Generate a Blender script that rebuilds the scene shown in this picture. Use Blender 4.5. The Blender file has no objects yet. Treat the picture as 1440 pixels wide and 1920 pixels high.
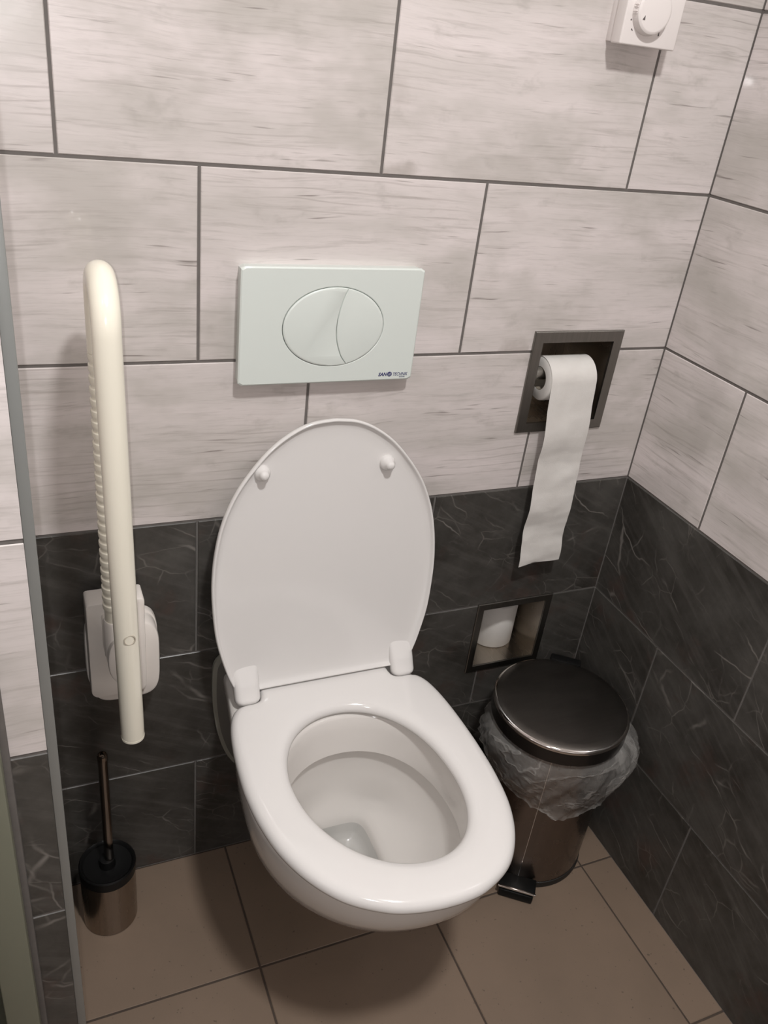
import bpy, bmesh, math, random
from mathutils import Vector, Matrix
from mathutils import noise as mnoise
random.seed(7)
PI = math.pi
SC = bpy.context.scene
COL = SC.collection

# ------------------------------------------------------------------ helpers
def link(name, me, mats=None, parent=None, smooth=False, auto=None):
    o = bpy.data.objects.new(name, me)
    COL.objects.link(o)
    if mats is not None:
        for m in (mats if isinstance(mats, (list, tuple)) else [mats]):
            me.materials.append(m)
    if smooth:
        for p in me.polygons: p.use_smooth = True
        if auto is not None:
            me.set_sharp_from_angle(angle=math.radians(auto))
    if parent is not None: o.parent = parent
    return o

def from_bm(name, bm, mats=None, parent=None, smooth=True, auto=40):
    bmesh.ops.recalc_face_normals(bm, faces=bm.faces)
    me = bpy.data.meshes.new(name); bm.to_mesh(me); bm.free()
    return link(name, me, mats, parent, smooth, auto)

def tag(o, label, cat, group=None):
    o['label'] = label; o['category'] = cat
    if group: o['group'] = group
    return o

def struct(o):
    o['kind'] = 'structure'; return o

def empty(name, loc):
    o = bpy.data.objects.new(name, None); COL.objects.link(o)
    o.empty_display_size = .05
    o.location = loc
    return o

def settle(root):
    """parts were built in world coordinates: keep them there under the root"""
    for c in root.children:
        c.location = c.location - root.location

def box(bm, c, s, bev=0, seg=2, M=None):
    r = bmesh.ops.create_cube(bm, size=1)
    vs = r['verts']
    bmesh.ops.scale(bm, vec=s, verts=vs)
    if bev:
        es = list({e for v in vs for e in v.link_edges})
        rr = bmesh.ops.bevel(bm, geom=es, offset=bev, segments=seg, profile=.5, affect='EDGES')
        vs = list({v for f in rr['faces'] for v in f.verts} | {v for v in vs if v.is_valid})
    if M is not None: bmesh.ops.transform(bm, matrix=M, verts=vs)
    bmesh.ops.translate(bm, vec=c, verts=vs)
    return vs

def rings(bm, loops, close=False, cap0=False, cap1=False, cyc=True):
    L = [[bm.verts.new(p) for p in lp] for lp in loops]
    n = len(L[0])
    rng = list(range(len(L) - 1)) + ([len(L) - 1] if close else [])
    for i in rng:
        a, b = L[i], L[(i + 1) % len(L)]
        for j in range(n if cyc else n - 1):
            k = (j + 1) % n
            bm.faces.new((a[j], a[k], b[k], b[j]))
    if cap0: bm.faces.new(list(reversed(L[0])))
    if cap1: bm.faces.new(L[-1])
    return L

def lathe(bm, prof, c, n=64, axis='Z', cap0=True, cap1=True, rot=None):
    """prof: list of (radius, height)"""
    loops = []
    for r, h in prof:
        lp = []
        for i in range(n):
            a = 2 * PI * i / n
            if axis == 'Z': p = Vector((r * math.cos(a), r * math.sin(a), h))
            elif axis == 'X': p = Vector((h, r * math.cos(a), r * math.sin(a)))
            else: p = Vector((r * math.cos(a), h, r * math.sin(a)))
            if rot is not None: p = rot @ p
            lp.append(p + Vector(c))
        loops.append(lp)
    return rings(bm, loops, cap0=cap0, cap1=cap1)

def tube(bm, pts, rad, n=32, cap=True):
    P = [Vector(p) for p in pts]
    R = rad if isinstance(rad, (list, tuple)) else [rad] * len(P)
    loops = []
    for i, p in enumerate(P):
        t = (P[min(i + 1, len(P) - 1)] - P[max(i - 1, 0)]).normalized()
        x = Vector((1, 0, 0)); x = (x - t * x.dot(t)).normalized(); y = t.cross(x)
        loops.append([p + x * R[i] * math.cos(2 * PI * k / n) + y * R[i] * math.sin(2 * PI * k / n) for k in range(n)])
    return rings(bm, loops, cap0=cap, cap1=cap)

def crom(pts, per=12):
    """Catmull-Rom through open list of 2d points"""
    out = []
    P = [Vector(p) for p in pts]
    for i in range(len(P) - 1):
        p0 = P[i - 1] if i > 0 else P[0] * 2 - P[1]
        p1, p2 = P[i], P[i + 1]
        p3 = P[i + 2] if i + 2 < len(P) else P[-1] * 2 - P[-2]
        for k in range(per):
            t = k / per
            out.append(0.5 * ((2 * p1) + (p2 - p0) * t + (2 * p0 - 5 * p1 + 4 * p2 - p3) * t * t + (3 * p1 - p0 - 3 * p2 + p3) * t ** 3))
    out.append(P[-1])
    return out

def resample(poly, n, closed=True):
    P = [Vector(p) for p in poly]
    if closed: P = P + [P[0]]
    d = [0]
    for i in range(1, len(P)): d.append(d[-1] + (P[i] - P[i - 1]).length)
    T = d[-1]; out = []; j = 0
    for k in range(n):
        s = T * k / (n if closed else n - 1)
        while j < len(d) - 2 and d[j + 1] < s: j += 1
        seg = d[j + 1] - d[j]
        f = 0 if seg == 0 else (s - d[j]) / seg
        out.append(P[j].lerp(P[j + 1], f))
    return out

# ------------------------------------------------------------------ node helpers
def mat(name):
    m = bpy.data.materials.new(name); m.use_nodes = True
    nt = m.node_tree; b = nt.nodes['Principled BSDF']
    return m, nt, b

def simple(name, col, rough=.4, metal=0, coat=0, spec=None, bump=0, bscale=200, var=0):
    m, nt, b = mat(name)
    b.inputs['Base Color'].default_value = (*col, 1)
    b.inputs['Roughness'].default_value = rough
    b.inputs['Metallic'].default_value = metal
    b.inputs['Coat Weight'].default_value = coat
    b.inputs['Coat Roughness'].default_value = .04
    if spec is not None: b.inputs['Specular IOR Level'].default_value = spec
    N = nt.nodes.new; L = nt.links.new
    tc = N('ShaderNodeTexCoord'); no = N('ShaderNodeTexNoise')
    no.inputs['Scale'].default_value = bscale
    L(tc.outputs['Object'], no.inputs['Vector'])
    if bump:
        bu = N('ShaderNodeBump'); bu.inputs['Strength'].default_value = bump
        bu.inputs['Distance'].default_value = .001
        L(no.outputs['Fac'], bu.inputs['Height']); L(bu.outputs['Normal'], b.inputs['Normal'])
    mr = N('ShaderNodeMapRange')
    mr.inputs['To Min'].default_value = max(0, rough - .03 - var); mr.inputs['To Max'].default_value = rough + .03 + var
    L(no.outputs['Fac'], mr.inputs['Value']); L(mr.outputs['Result'], b.inputs['Roughness'])
    return m

class G:
    """tiny graph builder"""
    def __init__(s, nt): s.nt = nt
    def n(s, t, **kw):
        nd = s.nt.nodes.new(t)
        for k, v in kw.items():
            if k.startswith('_'): setattr(nd, k[1:], v)
            else:
                key = int(k[1:]) if k[0] == 'i' and k[1:].isdigit() else k.replace('__', ' ')
                if isinstance(v, bpy.types.NodeSocket): s.nt.links.new(v, nd.inputs[key])
                else: nd.inputs[key].default_value = v
        return nd
    def math(s, op, a, b=None, c=None, clamp=False):
        nd = s.nt.nodes.new('ShaderNodeMath'); nd.operation = op; nd.use_clamp = clamp
        for i, v in enumerate((a, b, c)):
            if v is None: continue
            if isinstance(v, bpy.types.NodeSocket): s.nt.links.new(v, nd.inputs[i])
            else: nd.inputs[i].default_value = v
        return nd.outputs[0]
    def noise(s, vec, scale, detail=4, rough=.55, dist=0):
        nd = s.n('ShaderNodeTexNoise', Vector=vec, Scale=scale, Detail=detail, Roughness=rough, Distortion=dist)
        return nd.outputs['Fac']
    def mapv(s, vec, sc=(1, 1, 1), rot=(0, 0, 0), loc=(0, 0, 0)):
        return s.n('ShaderNodeMapping', Vector=vec, Scale=sc, Rotation=rot, Location=loc).outputs[0]
    def rng(s, v, a, b, c=0, d=1, smooth=False):
        nd = s.nt.nodes.new('ShaderNodeMapRange')
        if smooth: nd.interpolation_type = 'SMOOTHSTEP'
        s.nt.links.new(v, nd.inputs[0])
        for i, x in enumerate((a, b, c, d)): nd.inputs[i + 1].default_value = x
        return nd.outputs[0]
    def mix(s, f, a, b):
        nd = s.nt.nodes.new('ShaderNodeMix'); nd.data_type = 'RGBA'
        for sock, v in ((nd.inputs[0], f), (nd.inputs[6], a), (nd.inputs[7], b)):
            if isinstance(v, bpy.types.NodeSocket): s.nt.links.new(v, sock)
            elif isinstance(v, (int, float)): sock.default_value = v
            else: sock.default_value = (*v, 1)
        return nd.outputs[2]

def wood_tile():
    m, nt, b = mat('white_wood_tile'); g = G(nt)
    v = g.n('ShaderNodeAttribute', _attribute_name='tc').outputs['Vector']
    warp = g.noise(v, 4.5, 2)
    sh = g.n('ShaderNodeCombineXYZ', Y=g.math('MULTIPLY', g.math('SUBTRACT', warp, 0.5), .026)).outputs[0]
    vw = g.n('ShaderNodeVectorMath', _operation='ADD', i0=v, i1=sh).outputs[0]
    broad = g.noise(g.mapv(vw, (2.5, 16, 1)), 1.0, 5, .6)
    fine = g.noise(g.mapv(vw, (7, 120, 1)), 1.0, 5, .7)
    vfine = g.noise(g.mapv(vw, (22, 420, 1)), 1.0, 3, .7)
    blot = g.noise(g.mapv(v, (5, 9, 1)), 1.0, 4, .6)
    blot2 = g.noise(g.mapv(v, (13, 22, 1), loc=(3, 1, 4)), 1.0, 4, .65)
    # cathedral grain rings
    ring = g.n('ShaderNodeTexWave', Vector=g.mapv(v, (2.0, 9, 1)), Scale=2.6, Distortion=7.0, Detail=3.0, _wave_type='RINGS')
    ring.inputs['Detail Scale'].default_value = .7
    rl = g.rng(ring.outputs['Fac'], .0, .10, 1, 0, True)
    rmask = g.rng(g.noise(g.mapv(v, (4, 7, 1), loc=(9, 2, 2)), 1.0, 2), .5, .68, 0, 1, True)
    rl = g.math('MULTIPLY', rl, g.math('MULTIPLY', rmask, .5))
    # dark dashes
    dash = g.rng(g.noise(g.mapv(vw, (11, 190, 1), loc=(5, 7, 1)), 1.0, 2, .5), .66, .80, 0, 1, True)
    c = g.mix(g.rng(broad, .33, .68), (.77, .705, .695), (.60, .56, .535))
    c = g.mix(g.math('MULTIPLY', g.rng(blot, .45, .7, 0, 1, True), .65), c, (.46, .435, .40))
    c = g.mix(g.math('MULTIPLY', g.rng(blot2, .58, .75, 0, 1, True), .42), c, (.38, .355, .33))
    c = g.mix(g.math('MULTIPLY', g.rng(fine, .54, .74, 0, 1), .5), c, (.34, .31, .285))
    c = g.mix(g.math('MULTIPLY', g.rng(vfine, .5, .8, 0, 1), .25), c, (.33, .29, .27))
    c = g.mix(g.math('MULTIPLY', rl, .55), c, (.24, .20, .18))
    c = g.mix(g.math('MULTIPLY', dash, .75), c, (.17, .14, .13))
    kv = g.n('ShaderNodeVectorMath', _operation='ADD', i0=g.mapv(v, (5, 11, 1)), i1=g.n('ShaderNodeCombineXYZ', X=g.math('MULTIPLY', g.noise(v, 30, 3), .5), Y=g.math('MULTIPLY', g.noise(g.mapv(v, loc=(5, 5, 5)), 30, 3), .5)).outputs[0]).outputs[0]
    kn = g.n('ShaderNodeTexVoronoi', Vector=kv, Scale=1.0)
    kr = g.n('ShaderNodeSeparateColor', Color=kn.outputs['Color']).outputs[0]
    kd = g.math('MULTIPLY', g.rng(kn.outputs['Distance'], .03, .24, 1, 0, True), g.rng(kr, .55, .7, 0, 1, True))
    c = g.mix(g.math('MULTIPLY', kd, .5), c, (.33, .29, .26))
    nt.links.new(c, b.inputs['Base Color'])
    b.inputs['Roughness'].default_value = .28
    b.inputs['Coat Weight'].default_value = .8
    b.inputs['Coat Roughness'].default_value = .035
    h = g.math('ADD', g.math('MULTIPLY', fine, .5), g.math('ADD', g.math('MULTIPLY', vfine, .3), g.math('MULTIPLY', g.noise(v, 9, 2), 2.5)))
    bu = g.n('ShaderNodeBump', Height=h, Strength=.22, Distance=.0004)
    nt.links.new(bu.outputs[0], b.inputs['Normal'])
    return m

def marble_tile():
    m, nt, b = mat('dark_marble_tile'); g = G(nt)
    v = g.n('ShaderNodeAttribute', _attribute_name='tc').outputs['Vector']
    r = g.mapv(v, (1, 1, 1), rot=(0, 0, .5))
    wv = g.n('ShaderNodeTexNoise', Vector=v, Scale=6.0, Detail=4.0).outputs['Color']
    wv = g.n('ShaderNodeVectorMath', _operation='MULTIPLY', i0=g.n('ShaderNodeVectorMath', _operation='SUBTRACT', i0=wv, i1=(.5, .5, .5)).outputs[0], i1=(.10, .10, 0)).outputs[0]
    wc = g.n('ShaderNodeVectorMath', _operation='ADD', i0=r, i1=wv).outputs[0]
    def crack(sc, st, w, loc):
        vo = g.n('ShaderNodeTexVoronoi', Vector=g.mapv(wc, st, loc=loc), Scale=sc, _feature='DISTANCE_TO_EDGE').outputs['Distance']
        return g.rng(vo, 0, w, 1, 0, True)
    v1 = crack(4.2, (.5, 1.7, 1), .011, (0, 0, 0))
    v2 = crack(9, (.8, 1.6, 1), .020, (4, 2, 8))
    v3 = crack(16, (1, 1.5, 1), .030, (7, 5, 1))
    m1 = g.rng(g.noise(v, 8, 3), .48, .66, 0, 1, True)
    m2 = g.rng(g.noise(g.mapv(v, loc=(3, 3, 3)), 9, 3), .50, .68, 0, 1, True)
    m3 = g.rng(g.noise(g.mapv(v, loc=(8, 1, 3)), 11, 3), .50, .66, 0, 1, True)
    cloud = g.noise(v, 7, 7, .7)
    red = g.rng(g.noise(g.mapv(v, loc=(1, 9, 5)), 8, 5, .65), .54, .70, 0, 1, True)
    brush = g.noise(g.mapv(r, (6, 60, 1)), 1, 5, .65)
    c = g.mix(g.rng(cloud, .35, .68), (.036, .033, .029), (.085, .080, .073))
    c = g.mix(g.math('MULTIPLY', g.rng(brush, .48, .72), .4), c, (.13, .122, .112))
    c = g.mix(g.math('MULTIPLY', red, .42), c, (.085, .045, .036))
    c = g.mix(g.math('MULTIPLY', g.math('MULTIPLY', v1, m1), .5), c, (.34, .315, .29))
    c = g.mix(g.math('MULTIPLY', g.math('MULTIPLY', v2, m2), .45), c, (.28, .26, .24))
    c = g.mix(g.math('MULTIPLY', g.math('MULTIPLY', v3, m3), .4), c, (.24, .22, .2))
    nt.links.new(c, b.inputs['Base Color'])
    b.inputs['Roughness'].default_value = .3
    b.inputs['Specular IOR Level'].default_value = .35
    bu = g.n('ShaderNodeBump', Height=g.noise(v, 30, 4), Strength=.15, Distance=.001)
    nt.links.new(bu.outputs[0], b.inputs['Normal'])
    return m

def floor_tile():
    m, nt, b = mat('beige_floor_tile'); g = G(nt)
    v = g.n('ShaderNodeAttribute', _attribute_name='tc').outputs['Vector']
    c = g.mix(g.rng(g.noise(v, 5, 4), .35, .65), (.245, .178, .130), (.212, .155, .113))
    c = g.mix(g.math('MULTIPLY', g.noise(v, 400, 2), .18), c, (.16, .115, .082))
    sp = g.rng(g.noise(v, 160, 1), .73, .78, 0, 1)
    c = g.mix(g.math('MULTIPLY', sp, .7), c, (.09, .065, .05))
    nt.links.new(c, b.inputs['Base Color'])
    b.inputs['Roughness'].default_value = .5
    return m

def grout(name, c0, c1):
    m, nt, b = mat(name); g = G(nt)
    v = g.n('ShaderNodeTexCoord').outputs['Object']
    nt.links.new(g.mix(g.noise(v, 60, 4), c0, c1), b.inputs['Base Color'])
    b.inputs['Roughness'].default_value = .85
    return m

def steel(name, col, rough=.25, streak=(300, 300, 4), amt=.12):
    m, nt, b = mat(name); g = G(nt)
    v = g.n('ShaderNodeTexCoord').outputs['Object']
    n = g.noise(g.mapv(v, streak), 1, 3, .6)
    sm = g.noise(v, 14, 3)
    nt.links.new(g.mix(g.rng(n, .3, .7), col, tuple(x * .88 for x in col)), b.inputs['Base Color'])
    b.inputs['Metallic'].default_value = 1
    nt.links.new(g.math('ADD', g.rng(n, .3, .7, rough - amt / 2, rough + amt / 2), g.rng(sm, .3, .7, -.03, .05)), b.inputs['Roughness'])
    return m

M_wood = wood_tile(); M_marb = marble_tile(); M_floor = floor_tile()
M_gl = grout('grey_grout_light_zone', (.12, .108, .10), (.17, .155, .145))
M_gd = grout('grey_grout_dark_zone', (.11, .104, .098), (.17, .16, .15))
M_gf = grout('brown_floor_grout', (.05, .036, .028), (.09, .066, .05))
M_plaster = simple('white_ceiling_paint', (.78, .76, .73), .9, bump=.2, bscale=300)
M_ceramic = simple('white_glazed_ceramic', (.73, .70, .67), .09, coat=.4, bscale=8, var=0)
M_seat = simple('white_duroplast', (.765, .745, .73), .13, bscale=8)
M_plate = simple('pale_green_white_plastic', (.70, .75, .715), .32, bump=.03, bscale=500)
M_rail = simple('cream_nylon', (.88, .84, .72), .2, bscale=10)
M_bracket = simple('white_nylon_bracket', (.82, .77, .72), .22, bscale=10)
M_thermo = simple('white_abs', (.82, .77, .75), .4, bscale=100)
M_mark = simple('grey_print', (.12, .10, .10), .6)
M_logo = simple('navy_print', (.03, .03, .14), .5)
M_steel = steel('brushed_steel', (.42, .40, .37), .30)
M_steel_in = steel('recess_steel', (.52, .47, .41), .27, (200, 4, 4), .05)
M_frame = steel('brushed_frame_steel', (.27, .26, .24), .34)
M_bin = steel('bin_steel', (.22, .185, .165), .27, (40, 40, 1.5), .04)
M_binlid = steel('bin_lid_steel', (.155, .142, .13), .40, (4, 60, 4), .05)
M_chrome = simple('chrome', (.75, .72, .70), .08, metal=1)
M_brush = steel('bronzed_steel', (.36, .30, .25), .22, (160, 160, 2))
M_handle = simple('dark_chrome', (.30, .26, .23), .12, metal=1)
M_black = simple('black_plastic', (.007, .007, .007), .38, spec=.2)
M_blackbase = simple('black_rubber', (.015, .014, .013), .5)
M_trim = simple('satin_grey_aluminium', (.30, .31, .30), .42, metal=.4, bump=.05)
M_gasket = simple('dark_foam_mat', (.12, .115, .105), .4)
M_gedge = simple('silicone_bead', (.26, .255, .22), .4)
M_door = simple('olive_grey_paint', (.20, .205, .155), .5, bump=.03)
M_doorp = simple('dark_olive_panel', (.07, .08, .06), .5, bump=.03)
M_card = simple('grey_cardboard', (.27, .235, .185), .9, bump=.2)

def paper_mat():
    m, nt, b = mat('tissue_paper'); g = G(nt)
    v = g.n('ShaderNodeTexCoord').outputs['Object']
    b.inputs['Base Color'].default_value = (.72, .70, .67, 1)
    nt.links.new(g.mix(g.rng(g.noise(v, 30, 3), .3, .7), (.74, .72, .69), (.68, .655, .625)), b.inputs['Base Color'])
    b.inputs['Roughness'].default_value = .9
    b.inputs['Specular IOR Level'].default_value = .1
    h = g.math('ADD', g.noise(v, 900, 2), g.math('MULTIPLY', g.noise(g.mapv(v, (15, 15, 60)), 1, 3), 2.0))
    nt.links.new(g.n('ShaderNodeBump', Height=h, Strength=.25, Distance=.001).outputs[0], b.inputs['Normal'])
    return m
M_paper = paper_mat()

def bag_mat():
    m, nt, b = mat('translucent_polythene'); g = G(nt)
    v = g.n('ShaderNodeTexCoord').outputs['Object']
    ns = g.noise(g.mapv(v, (9, 9, 26), rot=(.5, .35, .5)), 1, 4, .6, .6)
    ridge = g.rng(g.math('ABSOLUTE', g.math('SUBTRACT', g.noise(g.mapv(v, (8, 8, 24), rot=(.6, .5, 0), loc=(4, 4, 4)), 1, 3, .5, .5), .5)), 0, .03, 1, 0, True)
    b.inputs['Base Color'].default_value = (.62, .60, .57, 1)
    b.inputs['Roughness'].default_value = .25
    al = g.math('ADD', g.rng(ns, .35, .7, .10, .30), g.math('MULTIPLY', ridge, .15), clamp=True)
    nt.links.new(al, b.inputs['Alpha'])
    nt.links.new(g.n('ShaderNodeBump', Height=g.math('ADD', ns, g.math('MULTIPLY', ridge, .3)), Strength=.6, Distance=.006).outputs[0], b.inputs['Normal'])
    return m
M_bag = bag_mat()

def water_mat():
    m, nt, b = mat('clear_water')
    b.inputs['Base Color'].default_value = (.30, .34, .34, 1)
    b.inputs['Alpha'].default_value = .22
    b.inputs['Roughness'].default_value = .0
    b.inputs['IOR'].default_value = 1.33
    return m
M_water = water_mat()

def emit_mat():
    m, nt, b = mat('lit_diffuser')
    b.inputs['Base Color'].default_value = (.9, .9, .88, 1)
    b.inputs['Emission Color'].default_value = (1, .95, .88, 1)
    b.inputs['Emission Strength'].default_value = 6
    return m
M_emit = emit_mat()

# ------------------------------------------------------------------ tiled surfaces
def tiled(name, org, U, V, Nn, u0, u1, rows, holes=(), thick=.1, gw=.004, bev=.0010, dep=.0012, mats=None, seed=0):
    """Surface with recessed grout lines. rows: (v0, v1, joints[], kind). Holes: (ua, va, ub, vb)."""
    rnd = random.Random(seed)
    U, V, Nn, org = Vector(U), Vector(V), Vector(Nn), Vector(org)
    bm = bmesh.new()
    lay = bm.loops.layers.float_vector.new('tc')
    for ri, (v0, v1, joints, kind) in enumerate(rows):
        tm, gm = (0, 1) if kind == 'light' else (2, 3)
        w = gw if kind == 'light' else gw * .8
        h = w / 2
        ub = {u0, u1}
        for j in joints:
            for d in (-h - bev, -h, h, h + bev):
                if u0 < j + d < u1: ub.add(j + d)
        vb = {v0, v0 + h, v0 + h + bev, v1 - h - bev, v1 - h, v1}
        for a, b_, c, d in holes:
            for x in (a, c):
                if u0 < x < u1: ub.add(x)
            for x in (b_, d):
                if v0 < x < v1: vb.add(x)
        ub = sorted(ub); vb = sorted(vb)
        def depth(u, v):
            d = 0
            for j in joints:
                x = abs(u - j)
                if x <= h + 1e-7 and j not in (u0, u1): d = 1
            for j in (v0, v1):
                x = abs(v - j)
                if x <= h + 1e-7: d = 1
            return -d * dep
        vc = {}
        def vert(i, k):
            if (i, k) not in vc:
                u, v = ub[i], vb[k]
                vc[(i, k)] = bm.verts.new(org + U * u + V * v + Nn * depth(u, v))
            return vc[(i, k)]
        js = sorted(joints)
        seeds = [Vector((rnd.uniform(0, 9), rnd.uniform(0, 9), rnd.uniform(0, 30))) for _ in range(len(js) + 1)]
        for i in range(len(ub) - 1):
            for k in range(len(vb) - 1):
                cu = (ub[i] + ub[i + 1]) / 2; cv = (vb[k] + vb[k + 1]) / 2
                if any(a < cu < c and b_ < cv < d for a, b_, c, d in holes): continue
                f = bm.faces.new((vert(i, k), vert(i + 1, k), vert(i + 1, k + 1), vert(i, k + 1)))
                isg = min([abs(cu - j) for j in joints] + [abs(cv - v0), abs(cv - v1)]) < h
                f.material_index = gm if isg else tm
                t = sum(1 for j in js if cu > j); s = seeds[t]
                for lp, (a, b2) in zip(f.loops, ((i, k), (i + 1, k), (i + 1, k + 1), (i, k + 1))):
                    lp[lay] = (ub[a] + s.x, vb[b2] + s.y, s.z)
    # slab behind the face
    va = min(r[0] for r in rows); vz = max(r[1] for r in rows)
    P = lambda u, v, d: bm.verts.new(org + U * u + V * v - Nn * d)
    a = [P(u0, va, 0), P(u1, va, 0), P(u1, vz, 0), P(u0, vz, 0)]
    c = [P(u0, va, thick), P(u1, va, thick), P(u1, vz, thick), P(u0, vz, thick)]
    for q in range(4):
        f = bm.faces.new((a[q], a[(q + 1) % 4], c[(q + 1) % 4], c[q])); f.material_index = 1
    f = bm.faces.new(list(reversed(c))); f.material_index = 1
    me = bpy.data.meshes.new(name); bm.to_mesh(me); bm.free()
    return struct(link(name, me, mats))

H = .25
def jl(a, lo, hi, w=.4):
    x = a
    while x > lo: x -= w
    out = []
    while x < hi:
        if lo + .002 < x < hi - .002: out.append(x)
        x += w
    return out
WM = [M_wood, M_gl, M_marb, M_gd]
BX0, BX1 = -1.06, 0.0
def rows_for(offs, lo, hi, zt=10):
    R = []
    for i in range(zt):
        kind = 'dark' if i < 3 else 'light'
        R.append((i * H, (i + 1) * H, jl(offs[i % len(offs)], lo, hi), kind))
    return R
HOLE1 = (-.258, .872, -.112, 1.020)
HOLE2 = (-.261, .347, -.113, .493)
offB = [-.800, -.2405, -.800, -.6405, -.800, -.5616, -.800, -.6405, -.8, -.5616]
tiled('wall_back', (0, 0, 0), (1, 0, 0), (0, 0, 1), (0, -1, 0), BX0, BX1, [(a, b_, j + [0.0], k) for a, b_, j, k in rows_for(offB, BX0, BX1)], holes=(HOLE1, HOLE2), thick=.16, mats=WM, seed=3)
# right wall: u runs away from the corner towards the viewer
offR = [.397, .196, .3916, .194, .394, .29, .3, .2, .4, .1]
tiled('wall_right', (0, 0, 0), (0, -1, 0), (0, 0, 1), (-1, 0, 0), 0, 2.4, [(a, b_, [0.0] + j, k) for a, b_, j, k in rows_for(offR, 0, 2.4)], thick=.1, mats=WM, seed=11)
# projecting pier at the left: front face and its side (the left wall of the niche)
PXR, PY = -1.0265, -.413
tiled('wall_left', (PXR - .003, 0, 0), (0, -1, 0), (0, 0, 1), (1, 0, 0), 0, -PY - .001, rows_for([.2, .35, .1], 0, -PY), thick=.03, mats=WM, seed=5)
tiled('wall_left_pier', (0, PY, 0), (1, 0, 0), (0, 0, 1), (0, -1, 0), -1.0795, PXR - .010, rows_for([5], -1.08, PXR), thick=.2, mats=WM, seed=8)
tiled('wall_left_front', (0, PY - .02, 0), (1, 0, 0), (0, 0, 1), (0, -1, 0), -1.9, -1.62, rows_for([5], -1.9, -1.62), thick=.2, mats=WM, seed=9)
# walls behind the viewer
tiled('wall_front', (0, -2.4, 0), (-1, 0, 0), (0, 0, 1), (0, 1, 0), 0, 1.9, rows_for([.2, .4], 0, 1.9), thick=.1, mats=WM, seed=21)
tiled('wall_far_left', (-1.9, -.433, 0), (0, -1, 0), (0, 0, 1), (1, 0, 0), 0, 1.967, rows_for([.2, .4], 0, 1.97), thick=.1, mats=WM, seed=22)
# floor
fj = [-1.73, -1.4014, -1.0714, -.7415, -.4116, -.0727]
frow = [(-3 + .0, -.0, [], 'light')]
ys = [-2.4, -2.25, -1.92, -1.59, -1.257, -.9245, -.5915, -.2588, 0]
rowsF = [(-ys[i + 1], -ys[i], [-x for x in fj], 'light') for i in range(len(ys) - 1)]
tiled('floor', (0, 0, 0), (-1, 0, 0), (0, -1, 0), (0, 0, 1), 0, 1.9, rowsF, thick=.1, gw=.0034, dep=.001, mats=[M_floor, M_gf], seed=2)
# ceiling
bm = bmesh.new(); box(bm, (-.95, -1.2, 2.55), (1.9, 2.4, .1)); struct(from_bm('ceiling', bm, M_plaster, smooth=False))

# grey metal corner profile of the pier
bm = bmesh.new()
box(bm, (PXR - .0050, PY + .009, 1.25), (.0100, .0200, 2.5), .0015)
struct(from_bm('trim_1', bm, M_trim))
# sealant joint and door frame at the far left
bm = bmesh.new(); box(bm, (-1.0745, PY - .002, 1.25), (.008, .010, 2.5), .002)
struct(from_bm('trim_2', bm, M_gl))
dr = empty('door_1', (-1.35, PY, 0)); struct(dr)
bm = bmesh.new()
box(bm, (-1.0955, PY - .007, 1.05), (.036, .03, 2.1), .003)
box(bm, (-1.6, PY - .007, 1.05), (.036, .03, 2.1), .003)
box(bm, (-1.348, PY - .007, 2.1), (.54, .03, .04), .003)
from_bm('door_frame', bm, M_door, dr)
bm = bmesh.new(); box(bm, (-1.348, PY + .02, 1.04), (.468, .03, 2.08), .002)
from_bm('door_panel', bm, M_doorp, dr)
bm = bmesh.new()
box(bm, (-1.16, PY - .012, 1.0), (.03, .008, .15), .003)
box(bm, (-1.18, PY - .045, 1.03), (.11, .016, .018), .005)
box(bm, (-1.135, PY - .03, 1.03), (.016, .04, .016), .004)
from_bm('door_handle', bm, M_chrome, dr)
settle(dr)

# ------------------------------------------------------------------ toilet
XC = -.602
def T(x, t, z):
    # the bowl and seat are very slightly askew: fuller towards the front right
    g = max(0, min(1, (t - .12) / .36)); g = g * g * (3 - 2 * g)
    h = max(0, t - .27)
    return Vector((XC + x + .035 * h * h / (h + .05), -(t + .085 * x * g), z))
toilet = empty('wall_hung_toilet', (XC, 0, .08))
tag(toilet, 'white wall-hung toilet with raised lid, mounted on the back wall under the flush plate', 'toilet')

def half(hb, hm, tf, tm, n=40, e=2.15, t0=.002):
    out = []
    for i in range(n + 1):
        t = t0 + (tm - t0) * i / n
        s = (1 - math.cos(PI * i / n)) / 2
        s = .5 * s + .5 * math.sin(PI / 2 * i / n)
        out.append((hb + (hm - hb) * s, t))
    for i in range(1, n + 1):
        a = PI / 2 * i / n
        x = hm * (max(0, math.cos(a)) ** (2 / e)); t = tm + (tf - tm) * (math.sin(a) ** (2 / e))
        out.append((x, t))
    return out
def full(hf, n=120):
    P = hf + [(-x, t) for x, t in reversed(hf[:-1])]
    return resample([(x, t, 0) for x, t in P], n)
def ang_sample(P, c, n):
    """resample closed polygon by angle around c"""
    out = []
    m = len(P)
    for k in range(n):
        a = 2 * PI * (k + .5) / n
        d = Vector((math.cos(a), math.sin(a)))
        best = None
        for i in range(m):
            p = Vector((P[i][0] - c[0], P[i][1] - c[1])); q = Vector((P[(i + 1) % m][0] - c[0], P[(i + 1) % m][1] - c[1]))
            e = q - p
            den = d.x * e.y - d.y * e.x
            if abs(den) < 1e-12: continue
            r = (p.x * e.y - p.y * e.x) / den
            s = (p.x * d.y - p.y * d.x) / den
            if r > 0 and -1e-6 <= s <= 1 + 1e-6:
                if best is None or r > best: best = r
        out.append((c[0] + d.x * best, c[1] + d.y * best))
    return out
NB = 144
CB = (0, .30)
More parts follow.
